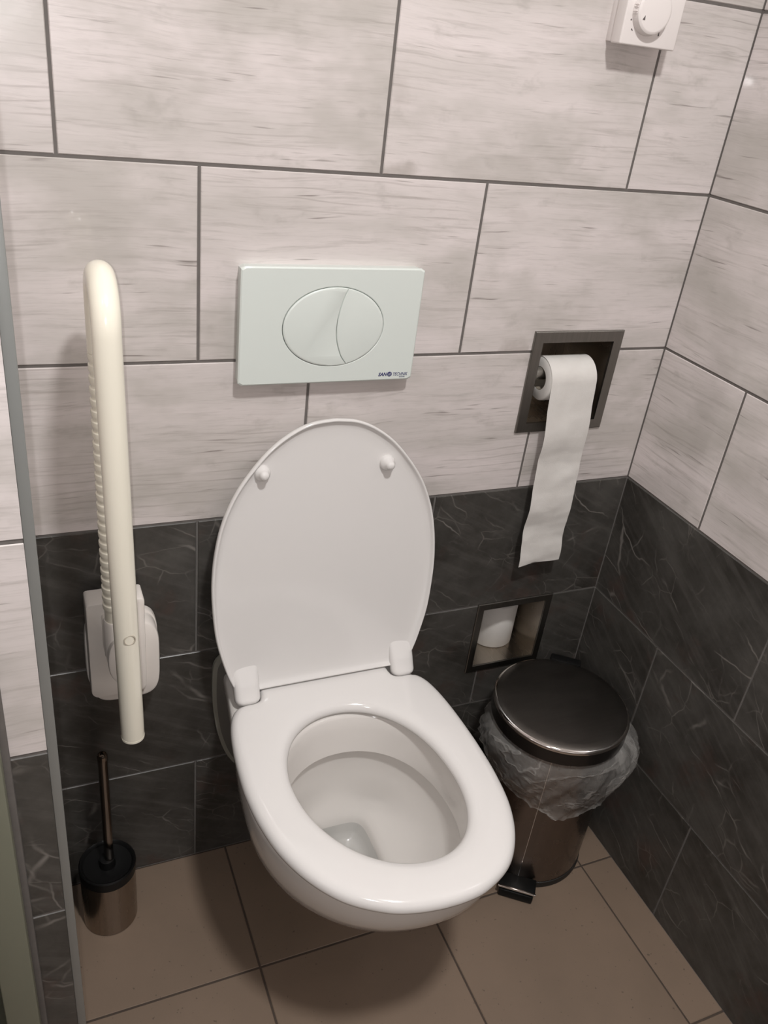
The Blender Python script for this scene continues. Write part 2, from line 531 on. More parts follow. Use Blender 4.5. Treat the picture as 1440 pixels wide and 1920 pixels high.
ext = [  # z, back half width, max half width, front, position of max
    (.446, .150, .1790, .5085, .29), (.442, .152, .1820, .5115, .29), (.434, .153, .1825, .512, .29), (.415, .152, .1825, .5105, .29),
    (.39, .148, .1805, .5020, .285), (.36, .141, .1745, .4850, .28), (.33, .134, .1640, .4600, .27), (.30, .129, .150, .428, .26),
    (.27, .126, .136, .388, .25), (.24, .121, .126, .345, .23), (.20, .113, .117, .310, .19), (.16, .104, .106, .275, .16),
    (.12, .094, .096, .225, .14), (.095, .086, .086, .18, .12), (.085, .07, .07, .15, .10)]
def ell(a, tb, tf, n=NB, e=2.1):
    c = (tb + tf) / 2; b = (tf - tb) / 2
    out = []
    for k in range(n):
        an = 2 * PI * (k + .5) / n
        cx, sy = math.cos(an), math.sin(an)
        out.append((a * math.copysign(abs(cx) ** (2 / e), cx), c + b * math.copysign(abs(sy) ** (2 / e), sy)))
    return out
inner = [(.440, .140, .146, .474), (.446, .134, .150, .470), (.440, .131, .155, .466), (.42, .1295, .160, .463), (.385, .127, .169, .457),
         (.380, .1275, .170, .457), (.379, .131, .167, .460), (.384, .137, .160, .466), (.37, .1370, .158, .458), (.345, .133, .158, .446),
         (.32, .126, .160, .428), (.295, .114, .164, .404), (.275, .099, .169, .380), (.258, .080, .176, .354), (.248, .065, .181, .334),
         (.241, .056, .184, .316), (.234, .051, .187, .304), (.222, .0485, .189, .298), (.208, .046, .190, .290), (.197, .042, .193, .284), (.192, .034, .20, .275), (.1915, .01, .22, .25)]
bm = bmesh.new()
loops = []
for z, hb, hm, tf, tm in reversed(ext):
    P = ang_sample([(p.x, p.y) for p in full(half(hb, hm, tf, tm), 400)], (0, tf * .5), NB)
    loops.append([T(x, t, z) for x, t in P])
P0 = ang_sample([(p.x, p.y) for p in full(half(.144, .1735, .503, .29), 400)], (0, .254), NB)
loops.append([T(x, t, .4475) for x, t in P0])
for z, a, tb, tf in inner[1:]:
    loops.append([T(x, t, z) for x, t in ell(a, tb, tf, e=2.1 + 2.4 * max(0, min(1, (.285 - z) / .045)))])
rings(bm, loops, cap0=True, cap1=True)
bowl = from_bm('bowl', bm, M_ceramic, toilet, auto=60)

# water surface in the sump
bm = bmesh.new()
lps = [[T(x, t, .2265) for x, t in ell(.0486 * s, .2440 - .0552 * s, .2440 + .0552 * s, e=4.5)] for s in (1, .6, .2)]
L = rings(bm, lps, cap1=True)
wt = from_bm('water', bm, M_water, toilet)
# trap outlet: flat disc, shade of the hole's depth painted into its colour
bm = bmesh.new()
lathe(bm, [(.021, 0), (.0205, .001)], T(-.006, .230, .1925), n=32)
from_bm('drain_hole_disc', bm, simple('painted_outlet_shade', (.10, .10, .095), .5), toilet)

# seat
so = crom([(0, .058), (.06, .058), (.108, .058), (.1145, .061), (.116, .070), (.1165, .088), (.121, .100), (.133, .105), (.150, .106), (.163, .111),
           (.174, .128), (.182, .158), (.1875, .200), (.1905, .25), (.1905, .29), (.1865, .34), (.175, .395), (.152, .445), (.118, .485),
           (.072, .511), (.035, .520), (0, .5225)], 10)
so = [(p[0] * .978, p[1] + .0012 * (p[1] > .3)) for p in so]
SO = ang_sample(so + [(-x, t) for x, t in reversed(so[1:-1])], CB, 288)
si = crom([(0, .154), (.04, .1585), (.075, .178), (.102, .213), (.119, .257), (.1265, .30), (.123, .345), (.109, .391), (.082, .428), (.045, .449), (0, .455)], 12)
si = [(p[0] * .95, .154 + (p[1] - .154) * .985) for p in si]
si = [(x + .001 + .055 * (t - .304), t) for x, t in ell(.1190, .153, .454, 360, 2.1)]
SI = ang_sample(si, CB, 288)
def seatloop(d, z, side):
    out = []
    for (xo, to), (xi, ti) in zip(SO, SI):
        w = math.hypot(xo - xi, to - ti)
        f = d / w if side == 'o' else 1 - d / w
        if side == 'm': f = .5
        if side == 'q': f = .25
        if side == 'r': f = .75
        out.append(T(xo + (xi - xo) * f, to + (ti - to) * f, z))
    return out
prof = [(.012, .449, 'o'), (.004, .4492, 'o'), (.0008, .4515, 'o'), (0, .4560, 'o'), (.0012, .4610, 'o'), (.004, .4650, 'o'), (.008, .4675, 'o'), (.013, .4690, 'o'),
        (0, .4695, 'q'), (0, .4697, 'm'), (0, .4692, 'r'), (.013, .4680, 'i'), (.008, .4662, 'i'), (.004, .4634, 'i'), (.0012, .4592, 'i'), (0, .4550, 'i'),
        (.001, .4520, 'i'), (.004, .4505, 'i'), (.012, .4500, 'i')]
bm = bmesh.new()
rings(bm, [seatloop(d, z, s) for d, z, s in prof], close=True)
seat = from_bm('seat', bm, M_seat, toilet, auto=70)

# lid, hinged up and leaning back
lo = crom([(0, .0), (.08, .0), (.135, .0), (.150, .006), (.1585, .022), (.168, .05), (.1800, .10), (.1850, .15), (.1860, .20), (.1810, .25), (.1690, .300), (.1455, .35),
           (.106, .400), (.070, .4285), (.036, .4435), (0, .448)], 10)
lo = [(p[0], p[1]) for p in lo]
LOc = (0, .21)
LO = ang_sample(lo + [(-x, h) for x, h in reversed(lo[1:-1])], LOc, 240)
B0, B1 = Vector((0, -.080, .472)), Vector((0, -.020, .925))
ld = (B1 - B0).normalized(); lnrm = Vector((0, -ld.z, ld.y)); 
if lnrm.y > 0: lnrm = -lnrm
def LP(x, h, d): return Vector((XC - .0025 + x, 0, 0)) + B0 + ld * h + lnrm * d
def lidloop(ins, d):
    out = []
    for x, h in LO:
        r = math.hypot(x - LOc[0], h - LOc[1]); f = max(0, 1 - ins / r)
        out.append(LP(LOc[0] + (x - LOc[0]) * f, LOc[1] + (h - LOc[1]) * f, d))
    return out
bm = bmesh.new()
rings(bm, [lidloop(.17, -.0155), lidloop(.12, -.0150), lidloop(.07, -.0135), lidloop(.03, -.0105), lidloop(.012, -.0075), lidloop(.004, -.004), lidloop(.0006, 0), lidloop(0, .004), lidloop(.0006, .0070),
           lidloop(.0018, .0084), lidloop(.0034, .0084), lidloop(.0046, .0072), lidloop(.0060, .0040), lidloop(.0095, .0018), lidloop(.016, .0004), lidloop(.03, -.0006),
           lidloop(.07, -.0022), lidloop(.12, -.0030), lidloop(.17, -.0032)], cap0=True, cap1=True)
lid = from_bm('lid', bm, M_seat, toilet, auto=70)
for bx_, bh in ((-.1085, .3705), (.0905, .3705)):
    bm = bmesh.new()
    rotm = lnrm.to_track_quat('Z', 'Y').to_matrix()
    lathe(bm, [(.0125, -.002), (.0122, .003), (.0105, .0075), (.0078, .0095), (.0072, .013), (.0062, .0165), (.0035, .0185), (.001, .019)], LP(bx_, bh, 0), n=32, rot=rotm)
    o = from_bm('bumper', bm, M_seat, lid, auto=60)
# hinge lugs: rounded tongues that roll from the lid edge over the seat's corner
for s in (-1, 1):
    bm = bmesh.new()
    path = [(.0675, .520), (.0725, .506), (.0795, .491), (.0875, .4770), (.0945, .4665), (.1005, .459)]
    cp = crom([(t, z, 0) for t, z in path], 6)
    hw0, hw1 = .0215, .0205
    loops = []
    n = len(cp)
    for i, q in enumerate(cp):
        f = i / (n - 1)
        a = cp[max(i - 1, 0)]; b2 = cp[min(i + 1, n - 1)]
        tg = (b2 - a).normalized(); nr = Vector((-tg.y, tg.x, 0))
        if nr.x < 0: nr = -nr
        th = .0035 + .0090 * min(1, f / .45) ** .8
        if f > .8: th *= math.sqrt(max(.05, 1 - ((f - .8) / .2) ** 2 * .95))
        hw = hw0 + (hw1 - hw0) * f
        if f > .72: hw *= math.sqrt(max(.12, 1 - ((f - .72) / .28) ** 2 * .88))
        lp = []
        for k in range(24):
            an = 2 * PI * k / 24
            cx, sy = math.cos(an), math.sin(an)
            lx = hw * math.copysign(abs(cx) ** .55, cx); ly = th * math.copysign(abs(sy) ** .75, sy)
            lp.append(T(s * .1365 + lx + .001, q.x + nr.x * ly, q.y + nr.y * ly - .004))
        loops.append(lp)
    rings(bm, loops, cap0=True, cap1=True)
    from_bm('hinge', bm, M_seat, toilet, auto=60)
# bolt caps on the flanks
for s in (-1, 1):
    bm = bmesh.new()
    rotm = Vector((s, 0, 0)).to_track_quat('Z', 'Y').to_matrix()
    lathe(bm, [(.0125, -.01), (.0125, .006), (.0105, .010), (.006, .0125), (.001, .013)], T(s * .137, .115, .285), n=28, rot=rotm)
    from_bm('bolt_cap', bm, M_seat, toilet, auto=50)
# sound-proofing mat between bowl and tiles, with a pale bead around it
mo = crom([(0, .488), (.10, .488), (.150, .486), (.164, .476), (.1685, .455), (.1685, .40), (.164, .35), (.156, .305), (.142, .260), (.122, .225), (.09, .19), (0, .18)], 8)
mo = [(p[0], p[1]) for p in mo]
MO = resample([(x, z, 0) for x, z in mo + [(-x, z) for x, z in reversed(mo[1:-1])]], 200)
bm = bmesh.new()
def ml(ins, y):
    return [Vector((XC + p.x * (1 - ins / .17) - .002, y, .3 + (p.y - .3) * (1 - ins / .19))) for p in MO]
rings(bm, [ml(0, -.0005), ml(0, -.006), ml(.004, -.007)], cap0=True, cap1=True)
gk = from_bm('sealing_mat', bm, M_gasket, toilet, auto=50)
bm = bmesh.new()
rings(bm, [ml(-.0012, -.0008), ml(-.0015, -.004), ml(-.0008, -.0070), ml(.0022, -.0074), ml(.0065, -.0071)])
from_bm('sealing_bead', bm, M_gedge, gk, auto=60)
settle(toilet)

# ------------------------------------------------------------------ flush plate
PCX, PCZ = -.6190, 1.0525
PW, PH = .1315, .0820
fp = empty('flush_plate', (PCX, 0, PCZ))
tag(fp, 'pale rectangular dual-flush plate with oval button on the wall above the toilet', 'flush plate')
OCX, OCZ, OA, OB = -.6170, 1.0522, .0740, .0560
NR = 160
def rect_loop(w, h, y, r=.006):
    out = []
    for k in range(NR):
        a = 2 * PI * (k + .5) / NR
        d = (math.cos(a) * w / h, math.sin(a))
        # ray-box with superellipse corner rounding
        e = 60
        q = (abs(math.cos(a)) ** e + abs(math.sin(a)) ** e) ** (-1 / e)
        out.append(Vector((PCX + w * q * math.cos(a), y, PCZ + h * q * math.sin(a))))
    return out
def oval_loop(da, y):
    return [Vector((OCX + (OA + da) * math.cos(2 * PI * (k + .5) / NR), y, OCZ + (OB + da) * math.sin(2 * PI * (k + .5) / NR))) for k in range(NR)]
bm = bmesh.new()
YF = -.0205
rings(bm, [rect_loop(PW - .002, PH - .002, .0012), rect_loop(PW - .001, PH - .001, -.012), rect_loop(PW, PH, -.0165), rect_loop(PW - .0004, PH - .0004, -.0192), rect_loop(PW - .0022, PH - .0022, YF),
           oval_loop(.0016, YF), oval_loop(.0006, YF + .0006), oval_loop(.0006, -.014)], cap0=True, cap1=True)
from_bm('cover', bm, M_plate, fp, auto=22)
arc = crom([(-.6015, 1.1060, 0), (-.6088, 1.085, 0), (-.6128, 1.060, 0), (-.6118, 1.035, 0), (-.6040, 1.012, 0), (-.5945, .9985, 0)], 8)
def button(side):
    g = .00045 * side
    a0 = math.atan2((arc[0].y - OCZ) / OB, (arc[0].x - OCX) / OA)
    a1 = math.atan2((arc[-1].y - OCZ) / OB, (arc[-1].x - OCX) / OA)
    P = []
    if side > 0:   # left big one: from top arc end anticlockwise to the bottom
        a1 += 2 * PI
    n = 70
    for k in range(n + 1):
        a = a0 + (a1 - a0) * k / n
        P.append(Vector((OCX + (OA - .0004) * math.cos(a), OCZ + (OB - .0004) * math.sin(a), 0)))
    P += [Vector((q.x - g, q.y, 0)) for q in reversed(arc)]
    P = resample(P, 160)
    c = sum(P, Vector()) / len(P)
    bm = bmesh.new()
    def lp(ins, y): 
        out = []
        for q in P:
            dv = q - c; f = 1 - ins / dv.length
            out.append(Vector((c.x + dv.x * f, y, c.y + dv.y * f)))
        return out
    rings(bm, [lp(0, -.015), lp(0, YF - .0004), lp(.0007, YF - .0012), lp(.003, YF - .0016)], cap0=True, cap1=True)
    return bm
from_bm('large_button', button(1), M_plate, fp, auto=40)
from_bm('small_button', button(-1), M_plate, fp, auto=40)
def text_mesh(name, s, size, org, m, parent, shear=0, bold=0, xs=1, spacing=1):
    cu = bpy.data.curves.new('t', 'FONT'); cu.body = s; cu.size = size; cu.extrude = .00012 / 1; cu.offset = bold
    cu.shear = shear; cu.space_character = spacing
    ob = bpy.data.objects.new('t', cu); COL.objects.link(ob)
    dg = bpy.context.evaluated_depsgraph_get()
    me = bpy.data.meshes.new_from_object(ob.evaluated_get(dg)); me.materials.clear()
    bpy.data.objects.remove(ob)
    Mx = Matrix.Translation(org) @ Matrix.Rotation(PI / 2, 4, 'X') @ Matrix.Diagonal((xs, 1, 1, 1))
    me.transform(Mx)
    return link(name, me, m, parent)
LY = YF - .0002
lg = text_mesh('logo', 'SAN', .0075, (-.5420, LY, .9778), M_logo, fp, .25, .00018, .95)
text_mesh('logo_word', 'TECHNIK', .0068, (-.5190, LY, .9778), M_logo, fp, .2, .00002, .83)
text_mesh('logo_caption', 'AUSTRIA', .0026, (-.5080, LY, .9750), M_logo, fp, 0, 0, .9)
bm = bmesh.new()
lathe(bm, [(.0036, 0), (.0036, -.0004)], (-.5238, LY + .0002, .9804), n=32, axis='Y')
from_bm('logo_disc', bm, M_logo, fp)
bm = bmesh.new()
for k in (-1, 0, 1):
    box(bm, (-.5238 + k * .0016, LY - .0004, .9804), (.0004, .0002, .005 if k == 0 else .0036), M=Matrix.Rotation(.25, 4, 'Y'))
from_bm('logo_globe_line', bm, M_plate, fp)
settle(fp)

# ------------------------------------------------------------------ thermostat
TX0, TX1, TZ0, TZ1, TD = -.2585, -.1665, 1.4355, 1.5275, .034
th = empty('thermostat', ((TX0 + TX1) / 2, 0, (TZ0 + TZ1) / 2))
tag(th, 'white square room thermostat with round dial high on the tiled wall', 'thermostat')
bm = bmesh.new()
cx, cz = (TX0 + TX1) / 2, (TZ0 + TZ1) / 2
box(bm, (cx, -.0064, cz), (TX1 - TX0 - .004, .0152, TZ1 - TZ0 - .004), .001)
box(bm, (cx, -.0235, cz), (TX1 - TX0, .021, TZ1 - TZ0), .002, 3)
from_bm('housing', bm, M_thermo, th, auto=35)
DX, DZ = -.2205, 1.4765
bm = bmesh.new()
lathe(bm, [(.0285, -.030), (.0282, -.036), (.0262, -.044), (.0240, -.0455), (.0225, -.0457)], (DX, 0, DZ), n=64, axis='Y')
dial = from_bm('dial', bm, M_thermo, th, auto=35)
bm = bmesh.new()
for a in (-3.05, -2.97, 2.95, 3.05):
    bm = bmesh.new()
    box(bm, (DX + .0277 * math.cos(a), -.0395, DZ + .0277 * math.sin(a)), (.0018, .007, .0007), M=Matrix.Rotation(-a, 4, 'Y'))
    from_bm('grip_rib', bm, M_thermo, dial)
def disc_mark(bm, x, z, r, y=-.0341):
    lathe(bm, [(r, 0), (r * .9, -.0002)], (x, y, z), n=12, axis='Y')
bm = bmesh.new()
v = [bm.verts.new((x, y, z)) for y in (-.0456, -.0461) for x, z in ((-.2390, 1.4655), (-.2350, 1.4650), (-.2356, 1.4705))]
bm.faces.new(v[:3]); bm.faces.new(v[3:][::-1])
for i in range(3): bm.faces.new((v[i], v[(i + 1) % 3], v[3 + (i + 1) % 3], v[3 + i]))
from_bm('pointer', bm, M_mark, dial, smooth=False)
bm = bmesh.new()
for x, z, r in ((-.2478, 1.4640, .0011), (-.2440, 1.4535, .0010), (-.2426, 1.4525, .0008), (-.1935, 1.4640, .0012), (-.1975, 1.4640, .0005), (-.1955, 1.4900, .0012), (-.2440, 1.492, .001)):
    bm = bmesh.new()
    disc_mark(bm, x, z, r)
    from_bm('dial_mark', bm, M_mark, th, smooth=False)
bm = bmesh.new()
box(bm, (-.1990, -.0343, 1.4530), (.0009, .0004, .0050))
box(bm, (-.1990, -.0343, 1.4512), (.0016, .0004, .0018))
from_bm('dial_mark', bm, M_mark, th, smooth=False)
settle(th)

# ------------------------------------------------------------------ folded support rail
RX = -.9320; RB, RF = -.0755, -.1755; rr_ = .0158
def fx(z): return -.9256 - .0158 * (z - .5)
rail = empty('folding_support_rail', (RX, 0, .55))
tag(rail, 'cream U-shaped folding support rail, folded up against the wall left of the toilet', 'grab rail')
top = 1.099
def railpts(kind):
    P = []
    R2 = (RB - RF) / 2; yc = (RB + RF) / 2
    z = .516
    while z < top - .0001: P.append((fx(z), RF, z)); z += (top - .516) / 20
    for k in range(0, 25):
        a = PI * k / 24
        P.append((fx(top) + (RX - fx(top)) * k / 24, yc - R2 * math.cos(a), top + R2 * math.sin(a)))
    P.append((RX, RB, 1.08)); P.append((RX, RB, 1.046))
    return P
bm = bmesh.new()
tube(bm, railpts('front'), rr_, n=40)
tb = from_bm('smooth_tube', bm, M_rail, rail, auto=50)
bm = bmesh.new()
lathe(bm, [(rr_ + .0002, .5135), (rr_ + .0002, .517)], (fx(.516), RF, 0), n=40)
from_bm('end_ring', bm, M_rail, tb)
bm = bmesh.new()
P, Rr = [], []
z = 1.046; P.append((RX, RB, z)); Rr.append(.0140)
nrib = 26; pitch = (1.046 - .664) / nrib
for i in range(nrib):
    for dz, r in ((.0006, .0140), (.0014, .0158), (pitch * .42, .0160), (pitch * .62, .0154), (pitch * .80, .0143), (pitch * .96, .0138)):
        P.append((RX, RB, z - dz)); Rr.append(r)
    z -= pitch
P.append((RX, RB, .60)); Rr.append(.0135)
tube(bm, P, Rr, n=36)
from_bm('ribbed_grip', bm, M_rail, rail, auto=30)
# round peg hole in the front tube
bm = bmesh.new()
rotm = Vector((.10, -1, .0)).normalized().to_track_quat('Z', 'Y').to_matrix()
lathe(bm, [(.0078, -.001), (.0078, .0006), (.0068, .0008), (.0060, -.0002), (.0058, -.0008)], Vector((fx(.65) + .0016, RF - rr_ + .0006, .697)), n=32, rot=rotm)
from_bm('plug', bm, simple('beige_plug', (.52, .47, .39), .4), tb, auto=40)
# wall bracket
bm = bmesh.new()
def slab(pts, y0, y1, bev=.003):
    bm2 = bmesh.new()
    P = resample([(x, z, 0) for x, z in pts], 160)
    c = sum(P, Vector()) / len(P)
    def lp(i, y):
        out = []
        for q in P:
            d = q - c; f = 1 - i / d.length
            out.append(Vector((c.x + d.x * f, y, c.y + d.y * f)))
        return out
    rings(bm2, [lp(0, y0), lp(0, y1 + bev), lp(bev * .3, y1 + bev * .3), lp(bev, y1)], cap0=True, cap1=True)
    return bm2
def shape(x0, x1, z0, z1, rt, rb):
    P = []
    for cx_, cz_, r, a0 in ((x1 - rt, z1 - rt, rt, 0), (x0 + rt, z1 - rt, rt, 90), (x0 + rb, z0 + rb, rb, 180), (x1 - rb, z0 + rb, rb, 270)):
        for k in range(9):
            a = math.radians(a0 + 90 * k / 8); P.append((cx_ + r * math.cos(a), cz_ + r * math.sin(a)))
    return P
bm.free()
def sup(cx_, cz_, a, b_, e, n=96):
    out = []
    for k in range(n):
        t = 2 * PI * k / n
        out.append((cx_ + a * math.copysign(abs(math.cos(t)) ** (2 / e), math.cos(t)), cz_ + b_ * math.copysign(abs(math.sin(t)) ** (2 / e), math.sin(t))))
    return out
from_bm('wall_plate', slab(sup(-.9175, .537, .0545, .076, 4.2), -.0015, -.014), M_bracket, rail, auto=35)
from_bm('inner_plate', slab(sup(-.9165, .537, .0515, .0725, 4.2), -.014, -.044, .005), M_bracket, rail, auto=35)
bm = slab(shape(-.9690, -.8870, .482, .6590, .005, .014), -.0142, -.052, .003)
from_bm('hinge_block', bm, M_bracket, rail, auto=35)
bm = slab(sup(-.9240, .585, .0225, .043, 2.2), -.052, -.098, .004)
from_bm('pivot_hub', bm, M_bracket, rail, auto=40)
bm = bmesh.new()
lathe(bm, [(.0165, .585), (.0165, .645), (.0150, .6485)], (RX, RB, 0), n=40)
box(bm, (RX, -.060, .612), (.033, .030, .060), .005, 3)
from_bm('tube_socket', bm, M_bracket, rail, auto=40)
bm = bmesh.new()
box(bm, (RX + .014, -.036, .474), (.022, .018, .024), .005, 3)
from_bm('stop_tab', bm, M_bracket, rail, auto=40)
settle(rail)

# ------------------------------------------------------------------ recessed holders
def holder(name, label, hole, out, proud, depth, fw=.0):
    x0, z0, x1, z1 = hole; a, b_, c, d = out
    root = empty(name, ((x0 + x1) / 2, 0, z0)); tag(root, label, 'paper holder', None)
    bm = bmesh.new()
    def rl(xa, za, xb, zb, y): return [Vector((xa, y, za)), Vector((xb, y, za)), Vector((xb, y, zb)), Vector((xa, y, zb))]
    rings(bm, [rl(a, b_, c, d, 0), rl(a, b_, c, d, -proud), rl(a + .0015, b_ + .0015, c - .0015, d - .0015, -proud - .001),
               rl(x0 + .004, z0 + .004, x1 - .004, z1 - .004, -proud - .001), rl(x0 + .004, z0 + .004, x1 - .004, z1 - .004, .002)])
    from_bm('frame', bm, M_frame, root, smooth=False)
    bm = bmesh.new()
    i = .0045
    rings(bm, [rl(x0 + i, z0 + i, x1 - i, z1 - i, -.0005), rl(x0 + i + .001, z0 + i + .001, x1 - i - .001, z1 - i - .001, depth)], cap1=True)
    from_bm('recess', bm, M_steel_in, root, smooth=False)
    return root
h1 = holder('recessed_paper_holder', 'square steel recessed paper holder in the light tiles, holding the unrolling roll', (-.258, .872, -.112, 1.020), (-.2715, .8595, -.0985, 1.0345), .0035, .12)
RY, RZ, RRd = .012, .9500, .0365
XL, XR = -.2360, -.1480
bm = bmesh.new()
lathe(bm, [(.0105, -.2545), (.0105, -.1500)], (0, RY, RZ + .0085), n=32, axis='X')
from_bm('spindle', bm, M_steel, h1, auto=40)
settle(h1)
h2 = holder('spare_roll_holder', 'small steel recessed spare-roll niche in the dark tiles above the bin', (-.261, .347, -.113, .493), (-.2705, .337, -.1035, .503), .0025, .125)
settle(h2)
# roll in use
roll = empty('toilet_roll', ((XL + XR) / 2, RY, RZ - RRd))
tag(roll, 'white toilet roll on its spindle with a long strip hanging down', 'toilet roll')
bm = bmesh.new()
rc = .0195
loops = []
for r, x in ((rc, XR), (rc, XL), (RRd - .002, XL), (RRd, XL + .002), (RRd, XR - .002), (RRd - .002, XR)):
    loops.append([Vector((x, RY + r * math.cos(2 * PI * k / 96), RZ + r * math.sin(2 * PI * k / 96))) for k in range(96)])
rings(bm, loops, close=True)
from_bm('paper_roll', bm, M_paper, roll, auto=50)
bm = bmesh.new()
loops = []
for r, x in ((rc - .0012, XR - .0005), (rc - .0012, XL + .0005), (rc + .0003, XL + .0005), (rc + .0003, XR - .0005)):
    loops.append([Vector((x, RY + r * math.cos(2 * PI * k / 48), RZ + r * math.sin(2 * PI * k / 48))) for k in range(48)])
rings(bm, loops, close=True)
from_bm('cardboard_core', bm, M_card, roll, auto=50)
# hanging strip
bm = bmesh.new()
keys = [(.975, .0000, 0), (.92, .0015, 0), (.87, .0045, 0), (.80, .0075, 0), (.74, .0085, 0), (.67, .0095, 0), (.604, .0130, 0)]
def kx(z):
    for (z0, a, _), (z1, b_, _) in zip(keys, keys[1:]):
        if z <= z0 and z >= z1:
            f = (z0 - z) / (z0 - z1); f = f * f * (3 - 2 * f) * .5 + f * .5
            return a + (b_ - a) * f
    return keys[0][1] if z > keys[0][0] else keys[-1][1]
path = []
for k in range(14):
    a = math.radians(75 + 105 * k / 13)
    path.append((RY + (RRd + .0006) * math.cos(a), RZ + (RRd + .0006) * math.sin(a)))
zz = RZ
n = 90
for k in range(1, n + 1):
    z = RZ - (RZ - .604) * k / n
    path.append((path[13][0] - .004 * math.sin(min(1, k / 20) * PI / 2) + .0018 * math.sin(k * .19 + .5) * min(1, k / 25), z))
NX = 24
front, back = [], []
for i, (y, z) in enumerate(path):
    rowf, rowb = [], []
    for k in range(NX + 1):
        u = k / NX
        x = XL + (XR - XL) * u + kx(z)
        x = (XL + XR) / 2 + kx(z) + (x - (XL + XR) / 2 - kx(z)) * (1.0)
        amp = min(1, max(0, (RZ - z) / .12))
        w = (mnoise.noise(Vector((x * 14, z * 26, 1.3))) * .0032 + mnoise.noise(Vector((x * 40, z * 60, 4.3))) * .0009) * amp
        zz_ = z + ((.006 * (u - .5) + .0025 * math.sin(u * 5)) if i == len(path) - 1 else 0)
        p = Vector((x, y + w, zz_))
        rowf.append(p); rowb.append(p + Vector((0, .0004, 0)))
    front.append(rowf); back.append(rowb)
rings(bm, [f + list(reversed(b_)) for f, b_ in zip(front, back)], cap0=True, cap1=True)
from_bm('hanging_strip', bm, M_paper, roll, auto=80)
settle(roll)
# spare roll standing
sp = empty('spare_toilet_roll', (-.1735, .079, .352))
tag(sp, 'white spare toilet roll standing upright inside the lower steel niche', 'toilet roll')
bm = bmesh.new()
loops = []
c = Vector((-.1735, .079, 0))
for r, z in ((.020, .3525), (.043, .3525), (.045, .3545), (.045, .4500), (.043, .452), (.020, .452)):
    loops.append([Vector((c.x + r * math.cos(2 * PI * k / 96), c.y + r * math.sin(2 * PI * k / 96), z)) for k in range(96)])
rings(bm, loops, close=True)
from_bm('paper_roll', bm, M_paper, sp, auto=50)
bm = bmesh.new()
loops = []
for r, z in ((.0190, .353), (.0203, .353), (.0203, .4515), (.0190, .4515)):
    loops.append([Vector((c.x + r * math.cos(2 * PI * k / 48), c.y + r * math.sin(2 * PI * k / 48), z)) for k in range(48)])
rings(bm, loops, close=True)
from_bm('cardboard_core', bm, M_card, sp, auto=50)
settle(sp)

# ------------------------------------------------------------------ pedal bin
BC = Vector((-.156, -.163, 0))
pb = empty('pedal_bin', BC)
tag(pb, 'round steel pedal bin with black lid in the corner right of the toilet', 'bin')
br = .1145
bm = bmesh.new()
lathe(bm, [(br - .006, .0), (br + .0018, .001), (br + .0025, .006), (br + .0015, .014), (br - .001, .015)], BC, n=96)
from_bm('base_ring', bm, M_blackbase, pb)
bm = bmesh.new()
lathe(bm, [(br - .012, .30), (br - .012, .012), (br, .012), (br, .335), (br - .002, .337), (br - .012, .337), (br - .012, .30)], BC, n=128, cap0=False, cap1=False)
bd = from_bm('body', bm, M_bin, pb, auto=30)
fd = Vector((-.60, -.80, 0)).normalized(); sd = Vector((-fd.y, fd.x, 0))
Rz = Matrix(((sd.x, fd.x, 0, 0), (sd.y, fd.y, 0, 0), (0, 0, 1, 0), (0, 0, 0, 1)))
bm = bmesh.new()
a = math.atan2(-.78, -.62) + .02
sx = Vector((math.cos(a), math.sin(a), 0))
box(bm, BC + sx * (br + .0002) + Vector((0, 0, .18)), (.0015, .0010, .33), M=Matrix.Rotation(a, 4, 'Z'))
from_bm('seam', bm, M_chrome, bd, smooth=False)
bm = bmesh.new()
box(bm, BC + fd * .118 + Vector((0, 0, .0150)), (.060, .05, .012), .003, M=Rz)
box(bm, BC + fd * .135 + Vector((0, 0, .0105)), (.066, .034, .019), .003, M=Rz)
pd = from_bm('pedal', bm, M_black, pb, auto=35)
bm = bmesh.new()
box(bm, BC + fd * .149 + Vector((0, 0, .0265)), (.073, .005, .004), .0015, M=Rz)
from_bm('pedal_edge', bm, M_chrome, pd, auto=35)
bm = bmesh.new()
box(bm, BC + fd * .131 + Vector((0, 0, .0225)), (.071, .036, .006), .002, M=Rz)
from_bm('pedal_tread', bm, M_black, pd, auto=35)
bm = bmesh.new()
LR = .1262
lathe(bm, [(LR - .004, .342), (LR, .3425), (LR + .0005, .346), (LR + .0003, .3695)], BC, n=128, cap0=True, cap1=True)
ldp = from_bm('lid', bm, simple('dark_lid_band', (.05, .045, .042), .25, metal=.8), pb, auto=30)
bm = bmesh.new()
lathe(bm, [(LR + .0003, .3690), (LR + .0006, .3715), (LR - .0003, .3742), (LR - .0028, .3760), (LR - .0045, .3766)], BC, n=128, cap0=False, cap1=False)
from_bm('lid_rim', bm, M_chrome, ldp, auto=60)
bm = bmesh.new()
lathe(bm, [(LR - .0040, .3760), (LR - .0048, .3768), (LR - .02, .3782), (.06, .3800), (.02, .3807), (.001, .3808)], BC, n=128, cap0=True, cap1=True)
from_bm('lid_top', bm, M_binlid, ldp, auto=60)
bm = bmesh.new()
box(bm, BC - fd * .127 + Vector((0, 0, .363)), (.060, .020, .034), .003, M=Rz)
from_bm('hinge_cover', bm, M_black, pb, auto=35)
settle(pb)
